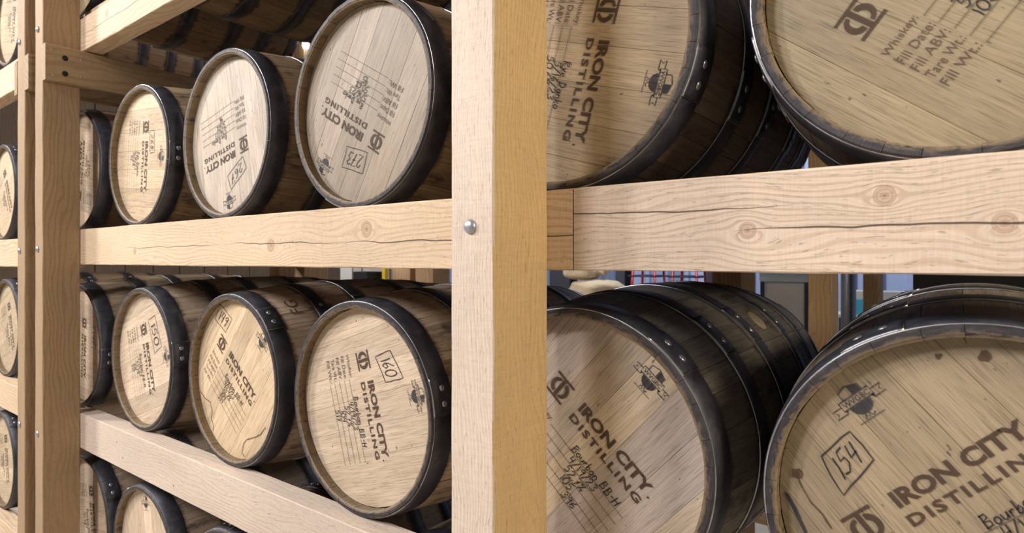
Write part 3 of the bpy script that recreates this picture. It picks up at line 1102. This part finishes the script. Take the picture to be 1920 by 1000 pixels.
o = ob('tank_body', lathe('tank_body', [(.036, .12), (.040, .14), (.040, zc(-.045)), (.034, zc(-.02)), (.014, zc(.0)), (.012, zc(.03))], M_STEEL, 28), tk)
for s in (0, 2.1, 4.2):
    ob('leg', lathe('leg', [(.006, 0), (.006, .13)], M_STEEL, 8), tk, (.03 * cos(s), .03 * sin(s), 0))
# shelf with cartons
sh = thing('storage_shelf', 'low white shelf board on dark legs behind the bare posts', 'shelf', (-.56, 5.1, 0))
adopt(box('shelf_board', -.95, -.30, 4.95, 5.30, zc(-.50), zc(-.47), M_WHITE), sh)
adopt(box('shelf_board', -.95, -.30, 4.95, 5.30, .30, .33, M_WHITE), sh)
for (lx, ly) in ((-.93, 4.97), (-.33, 4.97), (-.93, 5.26), (-.33, 5.26)):
    adopt(box('leg', lx, lx + .03, ly, ly + .03, 0, zc(-.50), M_DARKST), sh)
tag(box('carton', -.80, -.57, 4.98, 5.22, zc(-.47), zc(-.335), M_CYAN, None, .004), 'cyan carton on the shelf, left one', 'box', 'cartons on the shelf')
tag(box('carton', -.555, -.34, 4.98, 5.22, zc(-.47), zc(-.335), M_CYAN, None, .004), 'cyan carton on the shelf, right one', 'box', 'cartons on the shelf')
tag(box('carton', -.79, -.35, 4.99, 5.20, zc(-.335), zc(-.265), M_WHITE, None, .004), 'flat white carton lying on the two cyan cartons', 'box', 'cartons on the shelf')
# black sheet hung behind the corner barrel
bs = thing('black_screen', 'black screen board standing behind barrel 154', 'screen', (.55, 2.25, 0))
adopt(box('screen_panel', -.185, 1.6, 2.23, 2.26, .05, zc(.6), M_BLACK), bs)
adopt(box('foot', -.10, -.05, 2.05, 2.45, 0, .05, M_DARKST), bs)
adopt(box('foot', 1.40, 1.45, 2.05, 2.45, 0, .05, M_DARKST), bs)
# columns against the back wall
for (cx0, cx1, lab) in ((-4.29, -3.99, 'broad dark steel column at the back, right of the near post'), (-3.35, -3.23, 'dark steel column behind the burlap sacks'),
                        (-2.265, -2.19, 'thin dark steel column right of the red stools'), (-5.909, -5.749, 'dark blue steel column far left behind the barrel tops')):
    c = thing('steel_column', lab, 'column', ((cx0 + cx1) / 2, 5.65, 0), 'steel building columns')
    yy = 3.0 if cx0 < -5 else 5.55
    c.location.y = yy + .1
    adopt(box('flange', cx0, cx1, yy, yy + .015, 0, 4.6, M_DARKST), c)
    adopt(box('flange', cx0, cx1, yy + .185, yy + .20, 0, 4.6, M_DARKST), c)
    adopt(box('web', (cx0 + cx1) / 2 - .008, (cx0 + cx1) / 2 + .008, yy + .015, yy + .185, 0, 4.6, M_DARKST), c)
    adopt(box('base_plate', cx0 - .04, cx1 + .04, yy - .05, yy + .25, 0, .02, M_DARKST), c)

# burlap sacks on a pallet table
pt = thing('sack_table', 'plain timber table carrying the burlap sacks', 'table', (-2.85, 4.15, 0))
for q in range(5):
    adopt(box('plank', -3.25, -2.35, 3.86 + q * .13, 3.98 + q * .13, zc(-.42), zc(-.38), m_rail_dim), pt)
for (lx, ly) in ((-3.22, 3.9), (-2.45, 3.9), (-3.22, 4.4), (-2.45, 4.4)):
    adopt(box('leg', lx, lx + .07, ly, ly + .07, 0, zc(-.42), m_post_back), pt)


def sack(x, y, z, rx, ry, rz, label, seed):
    bm = bmesh.new()
    bmesh.ops.create_icosphere(bm, subdivisions=4, radius=1.0)
    for v in bm.verts:
        p = v.co.copy()
        sq = lambda t: math.copysign(abs(t) ** 0.75, t)
        n = 1 + 0.13 * noise.noise(p * 1.6 + Vector((seed * 3.3, 0, 0))) + 0.05 * noise.noise(p * 5 + Vector((seed, 9, 0)))
        v.co = Vector((sq(p.x) * rx * n, sq(p.y) * ry * n, sq(p.z) * rz * (n if p.z > 0 else 1)))
    me = bm_mesh('sack_body', bm, M_SACK, True)
    r = thing('burlap_sack', label, 'sack', (x, y, z), 'burlap sacks')
    ob('sack_body', me, r, (0, 0, rz))
    ob('tied_neck', lathe('tied_neck', [(.05, 0), (.028, .03), (.024, .05), (.045, .09), (.03, .10)], M_SACK, 14), r, (rx * .92, 0, rz), (0, pi / 2, 0))
    return r


sack(-2.83, 4.15, zc(-.38), .26, .22, .095, 'burlap sack lying on the table, bottom of the pile', 1)
sack(-2.98, 4.15, zc(-.19), .17, .18, .085, 'burlap sack lying on top of the other sack', 2)


# red stools in front of the blue wall
def stool(x, y, label):
    r = thing('red_stool', label, 'stool', (x, y, 0), 'red stools')
    zs = zc(-.10)
    for (sx, sy) in ((-1, -1), (1, -1), (1, 1), (-1, 1)):
        d = Vector((sx * .07, sy * .07, zs - 0))
        o = ob('leg', lathe('leg', [(.014, 0), (.014, d.length)], M_RED, 10), r, (sx * .19, sy * .19, 0))
        o.rotation_euler = Vector((-sx * .07, -sy * .07, zs)).to_track_quat('Z', 'Y').to_euler()
    for zz in (zc(-.165), .55):
        for (a_, b_) in (((-.16, -.16), (.16, -.16)), ((.16, -.16), (.16, .16)), ((.16, .16), (-.16, .16)), ((-.16, .16), (-.16, -.16))):
            d = Vector((b_[0] - a_[0], b_[1] - a_[1], 0))
            o = ob('rung', lathe('rung', [(.009, 0), (.009, d.length)], M_DARKST if zz > 1 else M_RED, 8), r, (a_[0], a_[1], zz))
            o.rotation_euler = d.to_track_quat('Z', 'Y').to_euler()
    ob('seat', lathe('seat', [(.16, 0), (.175, .01), (.175, .03), (.15, .04), (.02, .036)], M_RED, 28), r, (0, 0, zs))
    return r


stool(-2.68, 5.0, 'red metal stool by the blue wall, the left one')
stool(-2.24, 5.0, 'red metal stool by the blue wall, the right one')

# pallets, panels and rails far left behind the barrel tops
cr = thing('panel_stack', 'pale boards leaning upright behind the left barrel tops', 'boards', (-6.0, 3.2, 0))
for i, (x0, x1, m) in enumerate(((-5.50, -5.30, M_WHITE), (-5.28, -5.14, M_GREY), (-5.12, -4.40, M_GREY))):
    adopt(box('board', x0, x1, 3.2, 3.24, 0, zc(.35), m), cr)
for i, x0 in enumerate((-4.72, -4.50)):
    tag(box('yellow_post', x0, x0 + .045, 3.12, 3.165, 0, zc(.1), M_YEL), 'yellow steel guard post in front of the pale boards, %s one' % ('left' if i == 0 else 'right'), 'post', 'yellow guard posts')
tag(box('black_case', -5.0, -4.78, 2.98, 3.18, 0, zc(-.115), M_BLACK), 'black case standing before the pale boards', 'case')

# small work lamp under the top shelf at the back
lm = thing('work_lamp', 'small bright work lamp shining under the top shelf', 'lamp', (-2.868, .985, zc(1.180)))
k = NT('lamp_glow')
k.b.inputs['Emission Color'].default_value = (0.9, 0.95, 1, 1)
k.b.inputs['Emission Strength'].default_value = 14
ob('bulb', lathe('bulb', [(.001, -.03), (.012, -.026), (.018, -.012), (.017, .003), (.012, .018)], k.m, 20), lm)
ob('socket', lathe('socket', [(.018, .016), (.02, .02), (.02, .06), (.008, .075)], M_DARKST, 16), lm)
ob('cable', lathe('cable', [(.004, .07), (.004, 1.2)], M_DARKST, 8), lm)
